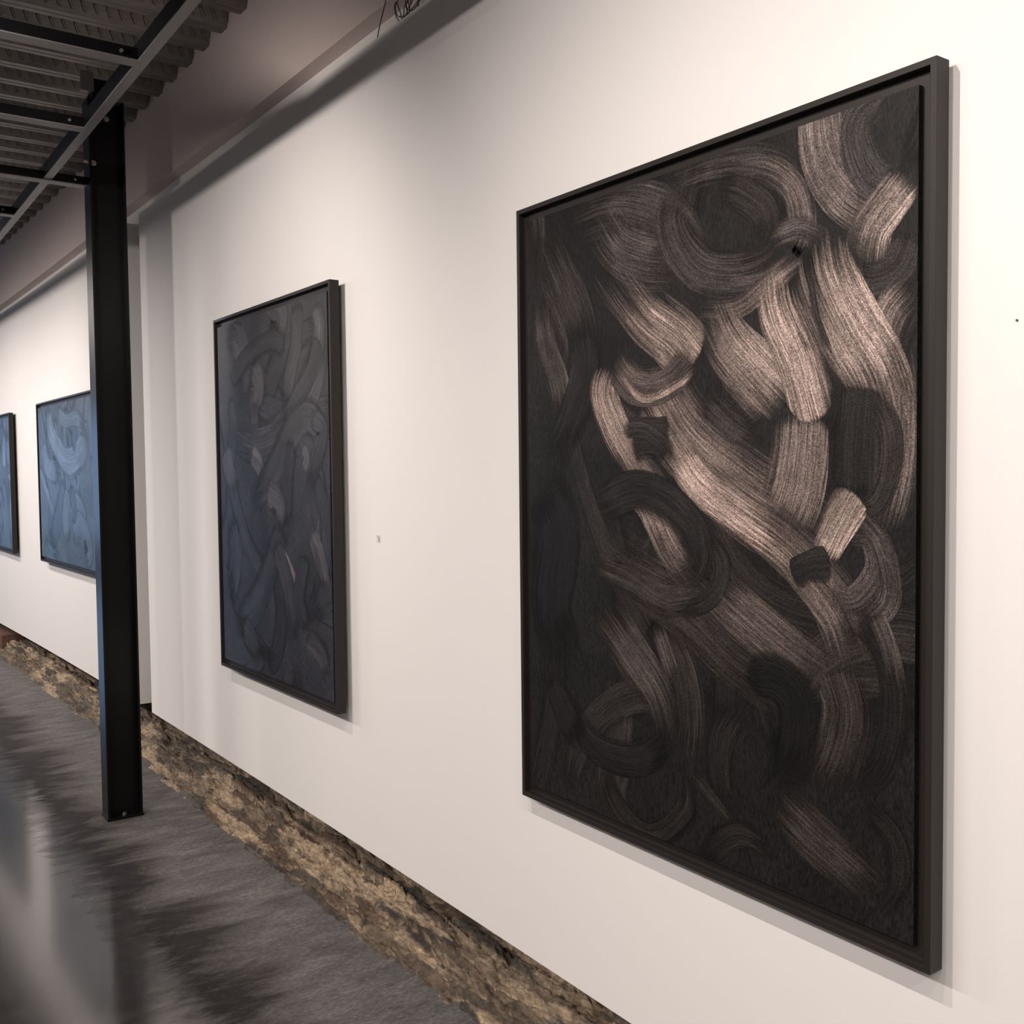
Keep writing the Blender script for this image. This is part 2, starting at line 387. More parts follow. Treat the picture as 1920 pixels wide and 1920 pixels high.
STROKES_SECOND = [
    ([(0.518,1.456),(0.426,1.254),(0.196,1.066),(-0.156,0.999),(-0.521,1.096)],0.213,0.22,0.1,0.2,0.2),
    ([(-0.495,1.494),(-0.296,1.409),(-0.248,1.28),(-0.367,1.174)],0.185,0.24,0.0,0.2,0.3),
    ([(-0.02,1.557),(0.124,1.489),(0.095,1.397)],0.181,0.3,0.1,0.1,0.3),
    ([(-0.229,1.125),(-0.091,1.198),(-0.112,1.3),(-0.215,1.37)],0.157,0.26,0.6,0.2,0.3),
    ([(-0.39,1.271),(-0.188,1.357),(0.046,1.393),(0.187,1.34)],0.112,0.12,0.2,0.05,0.1),
    ([(0.288,1.542),(0.28,1.377),(0.205,1.244),(0.151,1.087)],0.141,0.13,0.3,0.1,0.2),
    ([(0.458,1.5),(0.495,1.398),(0.448,1.27),(0.381,1.203)],0.116,0.27,0.3,0.1,0.3),
    ([(0.472,1.356),(0.405,1.255),(0.269,1.156),(0.076,1.032)],0.118,0.1,0.2,0.05,0.2),
    ([(-0.185,0.959),(-0.107,0.917),(-0.059,0.857)],0.119,0.42,0.4,0.1,0.3),
    ([(-0.498,0.987),(-0.445,0.867),(-0.336,0.751)],0.15,0.27,0.1,0.1,0.3),
    ([(0.479,1.054),(0.355,1.095),(0.194,1.018),(-0.034,0.837),(-0.28,0.741)],0.164,0.17,0.1,0.05,0.2),
    ([(0.398,1.093),(0.509,1.026),(0.431,0.893),(0.36,0.747)],0.118,0.15,0.0,0.1,0.3),
    ([(0.327,0.977),(0.369,0.93),(0.322,0.857)],0.06,0.4,0.1,0.1,0.2),
    ([(0.239,1.007),(0.184,0.819),(0.174,0.627)],0.122,0.08,0.1,0.1,0.2),
    ([(-0.037,0.787),(0.085,0.74),(0.056,0.661)],0.149,0.28,0.1,0.1,0.3),
    ([(0.13,0.683),(-0.001,0.519),(-0.195,0.319),(-0.489,0.19)],0.181,0.13,0.1,0.1,0.2),
    ([(-0.456,0.705),(-0.41,0.491),(-0.514,0.264)],0.176,0.14,0.0,0.2,0.3),
    ([(0.099,0.555),(0.19,0.474),(0.255,0.404)],0.079,0.48,0.9,0.1,0.3),
    ([(0.377,0.655),(0.456,0.532),(0.522,0.402)],0.111,0.26,0.6,0.1,0.3),
    ([(0.028,0.6),(0.163,0.404),(0.197,0.148)],0.145,0.16,0.4,0.1,0.3),
    ([(0.315,0.259),(0.463,0.205),(0.52,0.105)],0.118,0.17,0.4,0.1,0.3),
    ([(-0.368,0.226),(-0.232,0.147),(-0.13,0.058)],0.142,0.16,0.1,0.2,0.3),
    ([(0.351,0.561),(0.277,0.396),(0.359,0.265)],0.119,0.09,0.1,0.1,0.2),
]
STROKES_THIRD = [
    ([(-0.896,1.171),(-0.784,0.94),(-0.543,0.666)],0.236,0.3,0,0.1,0.3),
    ([(-0.541,1.182),(-0.571,0.965),(-0.085,0.724),(0.39,0.832),(0.414,1.042)],0.243,0.55,0.2,0.1,0.2),
    ([(-0.788,0.908),(-0.672,0.73),(-0.28,0.665)],0.231,0.5,0,0.1,0.2),
    ([(-0.1,1.097),(0.122,0.955),(0.048,0.826)],0.178,0.14,0,0.1,0.2),
    ([(-0.349,1.125),(-0.107,1.038),(0.19,1.038),(0.461,0.984)],0.14,0.45,0.2,0.1,0.2),
    ([(0.203,0.664),(0.206,0.592),(0.174,0.519)],0.044,0.6,0.2,0.1,0.1),
    ([(-0.16,0.62),(-0.382,0.372),(-0.687,0.106)],0.239,0.16,0,0.1,0.2),
    ([(-0.045,0.56),(-0.192,0.362),(-0.096,0.14)],0.211,0.45,0.3,0.1,0.2),
    ([(0.071,0.532),(0.287,0.42),(0.381,0.281)],0.156,0.5,0.3,0.1,0.2),
    ([(-0.023,0.249),(0.215,0.288),(0.423,0.17),(0.305,0.092)],0.253,0.42,0.1,0.1,0.2),
    ([(0.019,0.591),(0.119,0.445),(0.044,0.311)],0.081,0.08,0,0.1,0.1),
    ([(-0.813,0.212),(-0.691,0.073),(-0.294,0.051)],0.234,0.35,0,0.2,0.3),
]

# ================================================================== the room
# floor
bm = bmesh.new(); add_box(bm, -5.6, 2.4, -4.2, 18.2, -0.2, 0.0)
floor = bm_obj('floor', bm, M_FLOOR, kind='structure')

def strip_wall(name, ys, x_in, x_out, z0f, z1f, mat, kind='structure'):
    """solid slab that follows the curved plan: x_in(y), x_out(y) are the two faces, z0f(y)..z1f(y) its height"""
    V, F = [], []
    for y in ys:
        a, b, z0, z1 = x_in(y), x_out(y), z0f(y), z1f(y)
        V += [(a, y, z0), (a, y, z1), (b, y, z1), (b, y, z0)]
    n = len(ys)
    for i in range(n - 1):
        k = 4 * i
        for j in range(4):
            F.append((k + j, k + (j + 1) % 4, k + 4 + (j + 1) % 4, k + 4 + j))
    F.append((0, 3, 2, 1)); F.append((4 * n - 4, 4 * n - 3, 4 * n - 2, 4 * n - 1))
    return mesh_obj(name, V, F, mat, kind=kind)

def span(a, b, n): return [a + (b - a) * i / (n - 1) for i in range(n)]

PB, PT = 0.235, 3.035          # bottom and top of the white panels
strip_wall('wall_right', span(-4.0, 5.80, 60), wx, lambda y: wx(y) + 0.085, lambda y: PB, lambda y: PT, M_WALL)
strip_wall('wall_right_far', span(6.05, 17.9, 60), wx, lambda y: wx(y) + 0.095, lambda y: PB - 0.004 * (y - 6), lambda y: PT - 0.010 * (y - 6), M_WALL)
# masonry backing behind the panels
strip_wall('wall_back_masonry', span(-4.0, 18.0, 40), lambda y: wx(y) + 0.24, lambda y: wx(y) + 0.45, lambda y: 0.0, lambda y: 3.7, M_DARKWALL)
# header above the panels and over the slot between them
strip_wall('trim_1', span(-4.0, 17.9, 80), lambda y: wx(y) + 0.088, lambda y: wx(y) + 0.24, lambda y: PT - 0.012 - (0.010 * (y - 6) if y > 6 else 0), lambda y: 3.25, M_WALL)
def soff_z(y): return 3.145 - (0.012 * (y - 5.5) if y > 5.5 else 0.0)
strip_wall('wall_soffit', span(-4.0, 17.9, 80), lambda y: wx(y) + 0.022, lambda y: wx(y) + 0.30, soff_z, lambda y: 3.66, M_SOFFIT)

# other walls of the room (outside the picture, they close it and bounce the light)
bm = bmesh.new(); add_box(bm, -5.6, -5.4, -4.2, 18.2, 0.0, 3.7); bm_obj('wall_left', bm, M_DARKWALL, kind='structure')
bm = bmesh.new(); add_box(bm, -5.4, 1.9, -4.2, -4.02, 0.0, 3.7); bm_obj('wall_near', bm, M_DARKWALL, kind='structure')
bm = bmesh.new()
for a in ((-5.4, -5.0, 0.0, 3.7), (-0.2, 2.0, 0.0, 3.7), (-5.0, -0.2, 0.0, 0.35), (-5.0, -0.2, 2.75, 3.7)):
    add_box(bm, a[0], a[1], 18.0, 18.2, a[2], a[3])
bm_obj('wall_far', bm, M_DARKWALL, kind='structure')
bm = bmesh.new()
for i in range(5):
    x = -5.0 + i * 1.2
    add_box(bm, x - 0.03 if i else x, x + 0.03 if i < 4 else x, 18.03, 18.10, 0.35, 2.75)
for z in (0.35, 2.69): add_box(bm, -5.0, -0.2, 18.03, 18.10, z, z + 0.06)
wf = bm_obj('window_1', bm, M_STEEL, kind='structure')

# ceiling: composite steel deck, troughs running out from the wall, stamped lugs on the webs
def make_deck():
    P = 0.235; ZL, ZH = 3.580, 3.652
    prof = [(0.0, ZL), (0.072, ZL), (0.112, ZH), (0.195, ZH), (P, ZL)]
    x0, x1 = -5.4, 2.0
    V, F = [], []
    y = -4.0; rows = []
    while y < 18.0:
        for (a, z) in prof[:-1]: rows.append((y + a, z))
        # small stiffening groove in the middle of the low flange
        y += P
    full = []
    for i, (yy, z) in enumerate(rows):
        full.append((yy, z))
        if i % 4 == 0:
            full += [(yy + 0.032, z), (yy + 0.0365, z + 0.006), (yy + 0.0405, z + 0.006), (yy + 0.043, z)]
    for (yy, z) in full: V += [(x0, yy, z), (x1, yy, z)]
    for i in range(len(full) - 1): F.append((2 * i, 2 * i + 1, 2 * i + 3, 2 * i + 2))
    # lugs: little slanted capsules pressed into both webs
    def lug(cx, cy, cz, ny, nz, ty, tz):
        b = len(V)
        L, W, H = 0.026, 0.0065, 0.012
        ax = Vector((0.45, ty * 0.9, tz * 0.9)).normalized()
        n = Vector((0, ny, nz)); s = n.cross(ax).normalized()
        c = Vector((cx, cy, cz))
        ring = [(-1, 0), (-0.75, -1), (0.75, -1), (1, 0), (0.75, 1), (-0.75, 1)]
        for (u, w) in ring: V.append(tuple(c + ax * u * L + s * w * W))
        for (u, w) in ring: V.append(tuple(c + ax * u * L * 0.86 + s * w * W * 0.45 + n * H))
        for j in range(6): F.append((b + j, b + (j + 1) % 6, b + 6 + (j + 1) % 6, b + 6 + j))
        F.append(tuple(b + 6 + j for j in range(6)))
    y = -4.0; r = 0
    while y < 14.0:
        if y > 1.2:
            for wi, (ya, za, yb, zb) in enumerate(((y + 0.072, ZL, y + 0.112, ZH), (y + 0.195, ZH, y + P, ZL))):
                dy, dz = yb - ya, zb - za; q = math.hypot(dy, dz); ty, tz = dy / q, dz / q
                ny, nz = (tz, -ty) if tz * 1 < 0 else (tz, -ty)
                if nz > 0: ny, nz = -ny, -nz
                xx = -0.4 + (0.02 if r % 2 else 0.0)
                while xx < 1.75:
                    s_ = 1 if tz < 0 else -1
                    lug(xx, (ya + yb) / 2, (za + zb) / 2, ny, nz, ty * s_, tz * s_)
                    xx += 0.052
        y += P; r += 1
    return mesh_obj('ceiling', V, F, M_DECK, kind='structure')
make_deck()
bm = bmesh.new(); add_box(bm, -5.5, 2.1, -4.1, 18.1, 3.66, 3.76); bm_obj('ceiling_slab', bm, M_DARKWALL, kind='structure')

# ------------------------------------------------------------------ rubble footing under the panels
def vnoise(px, py, seed):
    rs = np.random.RandomState(seed); T = rs.rand(256, 256)
    xi = np.floor(px).astype(int); yi = np.floor(py).astype(int)
    fx = px - xi; fy = py - yi; fx = fx * fx * (3 - 2 * fx); fy = fy * fy * (3 - 2 * fy)
    g = lambda a, b: T[a % 256, b % 256]
    return (g(xi, yi) * (1 - fx) + g(xi + 1, yi) * fx) * (1 - fy) + (g(xi, yi + 1) * (1 - fx) + g(xi + 1, yi + 1) * fx) * fy

def make_footing():
    ys = []; y = 1.0
    while y < 13.0:
        ys.append(y); y += 0.0030 + 0.0016 * max(0, y - 1.5)
    ys = np.array(ys)
    # profile: arc length t and (offset from the panel face, z)
    pr = np.array([(0.205, 0.42), (0.20, 0.22), (0.19, 0.125), (0.135, 0.098), (0.045, 0.086), (-0.035, 0.050), (-0.125, -0.012)])
    seg = np.hypot(*np.diff(pr, axis=0).T); T = np.concatenate([[0], np.cumsum(seg)])
    nt = 120
    t = np.linspace(0, T[-1], nt)
    ox = np.interp(t, T, pr[:, 0]); oz = np.interp(t, T, pr[:, 1])
    dx = np.gradient(ox, t); dz = np.gradient(oz, t)
    nx, nz = dz, -dx                       # outward: towards the room and up
    flip = np.where(nx > 0, -1, 1); nx = nx * flip; nz = nz * flip
    nz = np.abs(nz)
    Y, TT = np.meshgrid(ys, t, indexing='ij')
    # warped, layered cell pattern
    wy = Y + 0.14 * (vnoise(Y * 9, TT * 22, 3) - 0.5) + 0.05 * (vnoise(Y * 40, TT * 60, 4) - 0.5)
    wt = TT + 0.030 * (vnoise(Y * 5, TT * 14, 5) - 0.5) + 0.016 * (vnoise(Y * 35, TT * 70, 6) - 0.5)
    CH = 0.040; CW = 0.34
    gy, gt = wy / CW, wt / CH
    rs = np.random.RandomState(11); J1 = rs.rand(512, 64); J2 = rs.rand(512, 64); J3 = rs.rand(512, 64); J4 = rs.rand(512, 64)
    iy = np.floor(gy).astype(int); it = np.floor(gt).astype(int)
    d1 = np.full(Y.shape, 9.0); d2 = np.full(Y.shape, 9.0); cid = np.zeros(Y.shape, int); cj = np.zeros(Y.shape, int)
    for a in (-1, 0, 1):
        for b in (-1, 0, 1):
            A = iy + a; B = it + b
            px = A + 0.5 + 0.85 * (J1[A % 512, B % 64] - 0.5) + 0.5 * (B % 2); py = B + 0.5 + 0.75 * (J2[A % 512, B % 64] - 0.5)
            d = np.sqrt((gy - px) ** 2 * 1.5 + (gt - py) ** 2)
            new = d < d1
            d2 = np.where(new, d1, np.minimum(d2, d))
            cid = np.where(new, A, cid); cj = np.where(new, B, cj)
            d1 = np.where(new, d, d1)
    edge = np.clip((d2 - d1) / 0.30, 0, 1)
    r1 = J3[cid % 512, cj % 64]; r2 = J4[cid % 512, cj % 64]
    body = np.clip(edge * 1.6, 0, 1) ** 0.5
    h = -0.040 + body * (0.018 + 0.046 * r1) + (vnoise(Y * 60, TT * 140, 7) - 0.5) * 0.010 + (vnoise(Y * 150, TT * 300, 8) - 0.5) * 0.006
    h += (r2 - 0.5) * 0.030 * (gt - np.floor(gt) - 0.5) * body          # tilted ledges
    h += (vnoise(Y * 12, TT * 30, 31) - 0.5) * 0.018
    h += (vnoise(Y * 3.1, TT * 6, 9) - 0.5) * 0.03
    fade = np.clip((T[-1] - TT) / 0.035, 0, 1)
    h = h * (0.08 + 0.92 * fade)
    X = np.vectorize(wx)(Y) + ox[None, :] + nx[None, :] * h
    Z = oz[None, :] + nz[None, :] * h
    # a ragged front line on the slab
    X += -0.014 * (vnoise(Y * 7, Y * 0, 12) - 0.5) * (1 - fade) - 0.016 * (vnoise(Y * 30, Y * 0, 13) - 0.5) * (1 - fade)
    ny_, nt_ = Y.shape
    V = np.stack([X, Y, Z], -1).reshape(-1, 3)
    idx = np.arange(ny_ * nt_).reshape(ny_, nt_)
    F = np.stack([idx[:-1, :-1], idx[1:, :-1], idx[1:, 1:], idx[:-1, 1:]], -1).reshape(-1, 4)
    me = bpy.data.meshes.new('baseboard_right')
    me.vertices.add(len(V)); me.vertices.foreach_set('co', V.ravel())
    me.loops.add(F.size); me.loops.foreach_set('vertex_index', F.ravel().astype(np.int32))
    me.polygons.add(len(F))
    me.polygons.foreach_set('loop_start', np.arange(0, F.size, 4, dtype=np.int32))
    me.polygons.foreach_set('loop_total', np.full(len(F), 4, dtype=np.int32))
    me.update(calc_edges=True)
    # pigments: slate greys and browns, rusty ones, sandy mortar in the joints and smeared over the lower courses
    pal = np.array([(0.085, 0.068, 0.055), (0.14, 0.108, 0.08), (0.065, 0.055, 0.048), (0.17, 0.135, 0.10), (0.11, 0.088, 0.066), (0.12, 0.08, 0.055), (0.10, 0.092, 0.082), (0.20, 0.16, 0.115)])
    pi = (r2 * 7.99).astype(int)
    base = pal[pi]
    mortar = np.array((0.40, 0.315, 0.225))
    smear = np.clip((vnoise(Y * 3.5, TT * 24, 21) * 0.70 + vnoise(Y * 14, TT * 60, 22) * 0.30 + vnoise(Y * 60, TT * 200, 23) * 0.15 - 0.61) * 7.0, 0, 1) * np.clip((TT - 0.30) / 0.05, 0, 1) * 0.8
    mk = np.clip(1 - edge * 2.2, 0, 1) * np.clip((TT - 0.28) / 0.05, 0.1, 1) * 0.85
    mk = np.maximum(mk, smear)
    base = base * (0.50 + 0.5 * vnoise(Y * 20, TT * 50, 24))[..., None]
    col = base * (1 - mk[..., None]) + mortar * mk[..., None]
    col = np.concatenate([col, np.ones(col.shape[:2] + (1,))], -1).reshape(-1, 4).astype(np.float32)
    at_ = me.color_attributes.new('pigment', 'FLOAT_COLOR', 'POINT')
    at_.data.foreach_set('color', col.ravel())
    o = bpy.data.objects.new('baseboard_right', me); C.objects.link(o)
    me.materials.append(M_STONE); o['kind'] = 'structure'
    return o
make_footing()
# brick pier built into the footing at the far left
bm = bmesh.new(); add_box(bm, wx(9.9) - 0.05, wx(9.9) + 0.14, 9.95, 11.4, 0.0, 0.15, 0.006)
bm_obj('wall_brick_pier', bm, M_BRICK, kind='structure')

# ================================================================== steelwork
# H-section column
def make_column():
    cx, cy = 1.1625, 4.831
    t = thing('steel_column', (cx, cy, 0), 'black painted steel H-section column standing on the concrete floor before the white wall', 'column')
    hx, hy, tf = 0.0775, 0.055, 0.009
    H = 3.27
    for s in (-1, 1):
        bm = bmesh.new()
        add_box(bm, s * hx - (tf if s > 0 else 0), s * hx + (tf if s < 0 else 0), -hy, hy, 0.012, H, 0.0012)
        bm_obj('flange', bm, M_STEEL, t)
    bm = bmesh.new(); add_box(bm, -hx + tf, hx - tf, -0.004, 0.004, 0.012, H); bm_obj('web', bm, M_STEEL, t)
    bm = bmesh.new(); add_box(bm, -hx - 0.004, hx + 0.004, -hy - 0.004, hy + 0.004, 0.0, 0.013, 0.002); bm_obj('base_plate', bm, M_STEEL, t)
    bm = bmesh.new(); add_box(bm, -0.055, 0.035, -0.012, 0.012, H, 3.37); add_box(bm, -0.055, -0.045, -0.04, 0.04, H, 3.37); bm_obj('head_plate', bm, M_STEEL, t)
    for (x, z, s) in ((-0.075, 3.30, -1), (0.05, 3.27, 1)):
        bm = bmesh.new()
        add_box(bm, x - 0.028, x + 0.028, -0.046, -0.040, z, z + 0.085, 0.004)
        add_box(bm, x - 0.028, x + 0.028, -0.046, 0.0, z, z + 0.006, 0.001)
        bk = bm_obj('bracket', bm, M_STRUT, t)
    for (x, y, z) in ((0.012, -0.0045, 3.20), (-hx - 0.0, -0.03, 2.99), (-hx + 0.022, -hy + 0.02, 2.985)):
        bm = bmesh.new()
        if x < -hx + 0.01: add_cyl(bm, (x, y, z), (x - 0.018, y, z), 0.008, seg=6); add_cyl(bm, (x, y, z), (x - 0.004, y, z), 0.012)
        else: add_cyl(bm, (x, y, z), (x, y - 0.012, z), 0.008, seg=6); add_cyl(bm, (x, y, z), (x, y - 0.003, z), 0.012)
        bm_obj('bolt', bm, M_BOLT, t)
    bm = bmesh.new(); add_cyl(bm, (0.0, -0.03, 0.013), (0.0, -0.03, 0.022), 0.010, seg=6); bm_obj('anchor_bolt', bm, M_BOLT, t)
    return t
make_column()

# hanging grid of light steel members: one long runner along the wall, cross members over it
def channel_bm(L, w, h, th=0.003):
    """inverted channel, flat side down, along local +X"""
    bm = bmesh.new()
    add_box(bm, 0, L, -w / 2, w / 2, 0, th)
    add_box(bm, 0, L, -w / 2, -w / 2 + th, th, h)
    add_box(bm, 0, L, w / 2 - th, w / 2, th, h)
    return bm
GZ = 2.895
def long_runner():
    t = thing('ceiling_beam', (0.921, -3.9, GZ), 'long dark steel ceiling beam running parallel to the wall past the column top', 'beam')
    t.rotation_euler = (0, 0, math.radians(90))
    bm_obj('flange_plate', channel_bm(17.5, 0.034, 0.004, 0.004), M_STRUT, t)
    bm = bmesh.new()
    add_box(bm, 0, 17.5, -0.0165, 0.0165, 0.004, 0.060)
    bm_obj('side_web', bm, M_STEEL, t)
    return t
long_runner()
CROSS = [(0.2, 0.90, None), (1.0, 0.90, None), (1.75, 0.90, None), (2.5, 0.90, None),
         (3.33, 0.904, 'dark steel cross beam meeting the long beam nearest the top left corner'),
         (4.08, 0.904, 'dark steel cross beam ending at the long beam just above the column top'),
         (4.86, 1.085, 'dark steel cross beam passing under the long beam and bolted to the column'),
         (5.62, 0.904, 'dark steel cross beam seen lowest at the left edge, beyond the column')]
for (y, x1, lab) in CROSS[4:]:
    t = thing('cross_beam', (-5.35, y, GZ - (0.006 if x1 > 1 else 0)), lab, 'beam', 'steel cross beams of the ceiling grid')
    L = x1 + 5.35
    bm_obj('flange_plate', channel_bm(L, 0.055, 0.004, 0.004), M_STRUT, t)
    bm = bmesh.new()
    add_box(bm, 0, L, -0.0275, -0.0235, 0.004, 0.040); add_box(bm, 0, L, 0.0235, 0.0275, 0.004, 0.040)
    bm_obj('side_web', bm, M_STEEL, t)
    for k in range(3):
        bm = bmesh.new(); add_cyl(bm, (L - 0.05 - k * 1.9, -0.0275, 0.02), (L - 0.05 - k * 1.9, -0.034, 0.02), 0.006, seg=6)
        bm_obj('bolt', bm, M_BOLT, t)

# ================================================================== track spotlights (out of the picture, to its left)
def make_spot(i, y, share, ay, az, cone):
    names = ('nearest the camera end of the room', 'second from the camera end of the room', 'before the largest painting', 'before the gap left of the largest painting', 'before the charcoal and slate painting',
             'just beyond the column', 'before the painting behind the column', 'before the far gap between the blue-grey paintings', 'farthest along the wall')
    t = thing('track_spotlight', (SPOT_X, y, SPOT_Z), 'black track spotlight hanging ' + names[i], 'spotlight', 'track spotlights along the gallery wall')
    aim = Vector((1.61 - SPOT_X, ay - y, az - SPOT_Z)).normalized()
    bm = bmesh.new()
    add_cyl(bm, -aim * 0.02, -aim * 0.16, 0.045, 0.040, 24)
    bm_obj('lamp_housing', bm, M_SPOT, t)
    bm = bmesh.new(); add_cyl(bm, (-0.09, 0, 0.08), (-0.09, 0, 0.70), 0.008); add_box(bm, -0.11, -0.07, -0.08, 0.08, 0.68, 0.73)
    bm_obj('stem', bm, M_SPOT, t)
    ld = bpy.data.lights.new('spot_light', 'SPOT')
    ld.energy = SPOT_POWER * share; ld.color = SPOT_COLOR; ld.shadow_soft_size = 0.012 if y < 3 else (0.035 if y < 5 else 0.08)
    ld.spot_size = math.radians(cone); ld.spot_blend = 1.0
    lo = bpy.data.objects.new('spot_light', ld); C.objects.link(lo); lo.parent = t
    lo.rotation_euler = Vector((0, 0, -1)).rotation_difference(aim).to_euler()
    return t
for i, S_ in enumerate(SPOTS): make_spot(i, *S_)
# linear fill lamps, added out of view to even the light on the wall
for y, where in ((-1.5, 'nearest the camera'), (2.5, 'second from the camera'), (6.5, 'level with the column'), (10.5, 'farthest from the camera')):
    t = thing('fill_lamp', (-1.7, y, 2.95), 'unseen linear fill lamp added over the open side of the gallery, ' + where, 'lamp', 'added linear fill lamps')
    bm = bmesh.new(); add_box(bm, -0.16, 0.16, -1.3, 1.3, 0.12, 0.16); add_box(bm, -0.16, -0.15, -1.3, 1.3, 0.01, 0.12); add_box(bm, 0.15, 0.16, -1.3, 1.3, 0.01, 0.12); bm_obj('lamp_housing', bm, M_SPOT, t)
    ld = bpy.data.lights.new('fill_light', 'AREA'); ld.shape = 'RECTANGLE'; ld.size = 0.24; ld.size_y = 2.5; ld.energy = FILL_POWER; ld.color = (1.0, 0.90, 0.84)
    lo = bpy.data.objects.new('fill_light', ld); C.objects.link(lo); lo.parent = t

# ================================================================== paintings
def catmull(P, n):
    P = [np.array(p, float) for p in P]
    P = [2 * P[0] - P[1]] + P + [2 * P[-1] - P[-2]]
    out = []
    m = len(P) - 3
    for k in range(n):
        s = k / (n - 1) * m; i = min(int(s), m - 1); u = s - i
        a, b, c, d = P[i:i + 4]
        out.append(0.5 * (2 * b + (c - a) * u + (2 * a - 5 * b + 4 * c - d) * u * u + (3 * b - a - 3 * c + d) * u ** 3))
    return np.array(out)

def add_ribbons(verts, faces, uvs, paint, strokes, w, h, front, seed):
    rnd = random.Random(seed)
    half = w / 2
    for si, (pts, wid, br, warm, fi, fo) in enumerate(strokes):
        n = 12 * len(pts)
        P = catmull(pts, n)
        T = np.gradient(P, axis=0); T /= np.maximum(np.linalg.norm(T, axis=1), 1e-6)[:, None]
        N = np.stack([-T[:, 1], T[:, 0]], 1)
        S = np.concatenate([[0], np.cumsum(np.linalg.norm(np.diff(P, axis=0), axis=1))])
        sd = rnd.random(); soft = rnd.random(); fi2, fo2 = (fi * 1.5 if fi > 0.09 else fi), (fo * 1.4 if fo > 0.09 else fo); g1, g2 = rnd.choice((-1, 1)) * rnd.uniform(0.2, 0.7), rnd.uniform(-0.35, 0.25)
        yo = front - 0.000009 * (si + 1)
        K = 9
        b0 = len(verts)
        for i in range(n):
            f = i / (n - 1)
            al = min(1.0, f / max(fi2, 0.01) + (0.25 if fi < .1 else 0.0)) * min(1.0, (1 - f) / max(fo2, 0.01) + (0.25 if fo < .1 else 0.0))
            wv = wid * (0.96 + 0.08 * math.sin(f * 5 + sd * 20)) * (0.80 + 0.20 * min(1, f / 0.12) if fi >= 0 else 1) * (0.72 + 0.28 * min(1, (1 - f) / 0.10))
            for j in range(K):
                v = (j / (K - 1) - 0.5)
                # rounded brush ends
                q = P[i] + N[i] * v * wv
                lag = (0.30 * wid) * (0.25 - v * v) * (1 if f > 0.5 else -1) * (abs(f - 0.5) * 2) ** 6
                q = q + T[i] * lag
                x = min(max(q[0], -half), half); z = min(max(q[1], 0.0), h)
                verts.append((x, yo, z))
                jj = j if soft < 0.5 else K - 1 - j                       # one crisp side, one that thins out
                ea = (0.55, 1, 1, 1, 1, 0.9, 0.72, 0.45, 0.12)[jj]
                paint.append((br * (1 + g1 * v) * (1 + g2 * (f - 0.5)), warm, sd, al * ea)); uvs.append((S[i], v * wv + 0.5))
        for i in range(n - 1):
            for j in range(K - 1):
                a = b0 + i * K + j
                faces.append((a, a + 1, a + K + 1, a + K))

def random_strokes(seed, n, w, h, wmin, wmax, bmin, bmax, warm, turn=1.2, lmin=0.3, lmax=0.9):
    rnd = random.Random(seed); out = []
    for i in range(n):
        x, z = rnd.uniform(-w / 2, w / 2), rnd.uniform(0, h)
        a = rnd.uniform(0, 2 * math.pi) if rnd.random() < 0.4 else rnd.choice((-1, 1)) * rnd.gauss(1.25, 0.35)
        k = rnd.uniform(-turn, turn) * 3.0; L = rnd.uniform(lmin, lmax); pts = []
        for j in range(5):
            pts.append((x, z)); x += math.cos(a) * L / 4; z += math.sin(a) * L / 4; a += k * L / 4
        out.append((pts, rnd.uniform(wmin, wmax), rnd.uniform(bmin, bmax), warm * rnd.uniform(0.5, 1.3), rnd.uniform(0.05, 0.3), rnd.uniform(0.1, 0.4)))
    return out

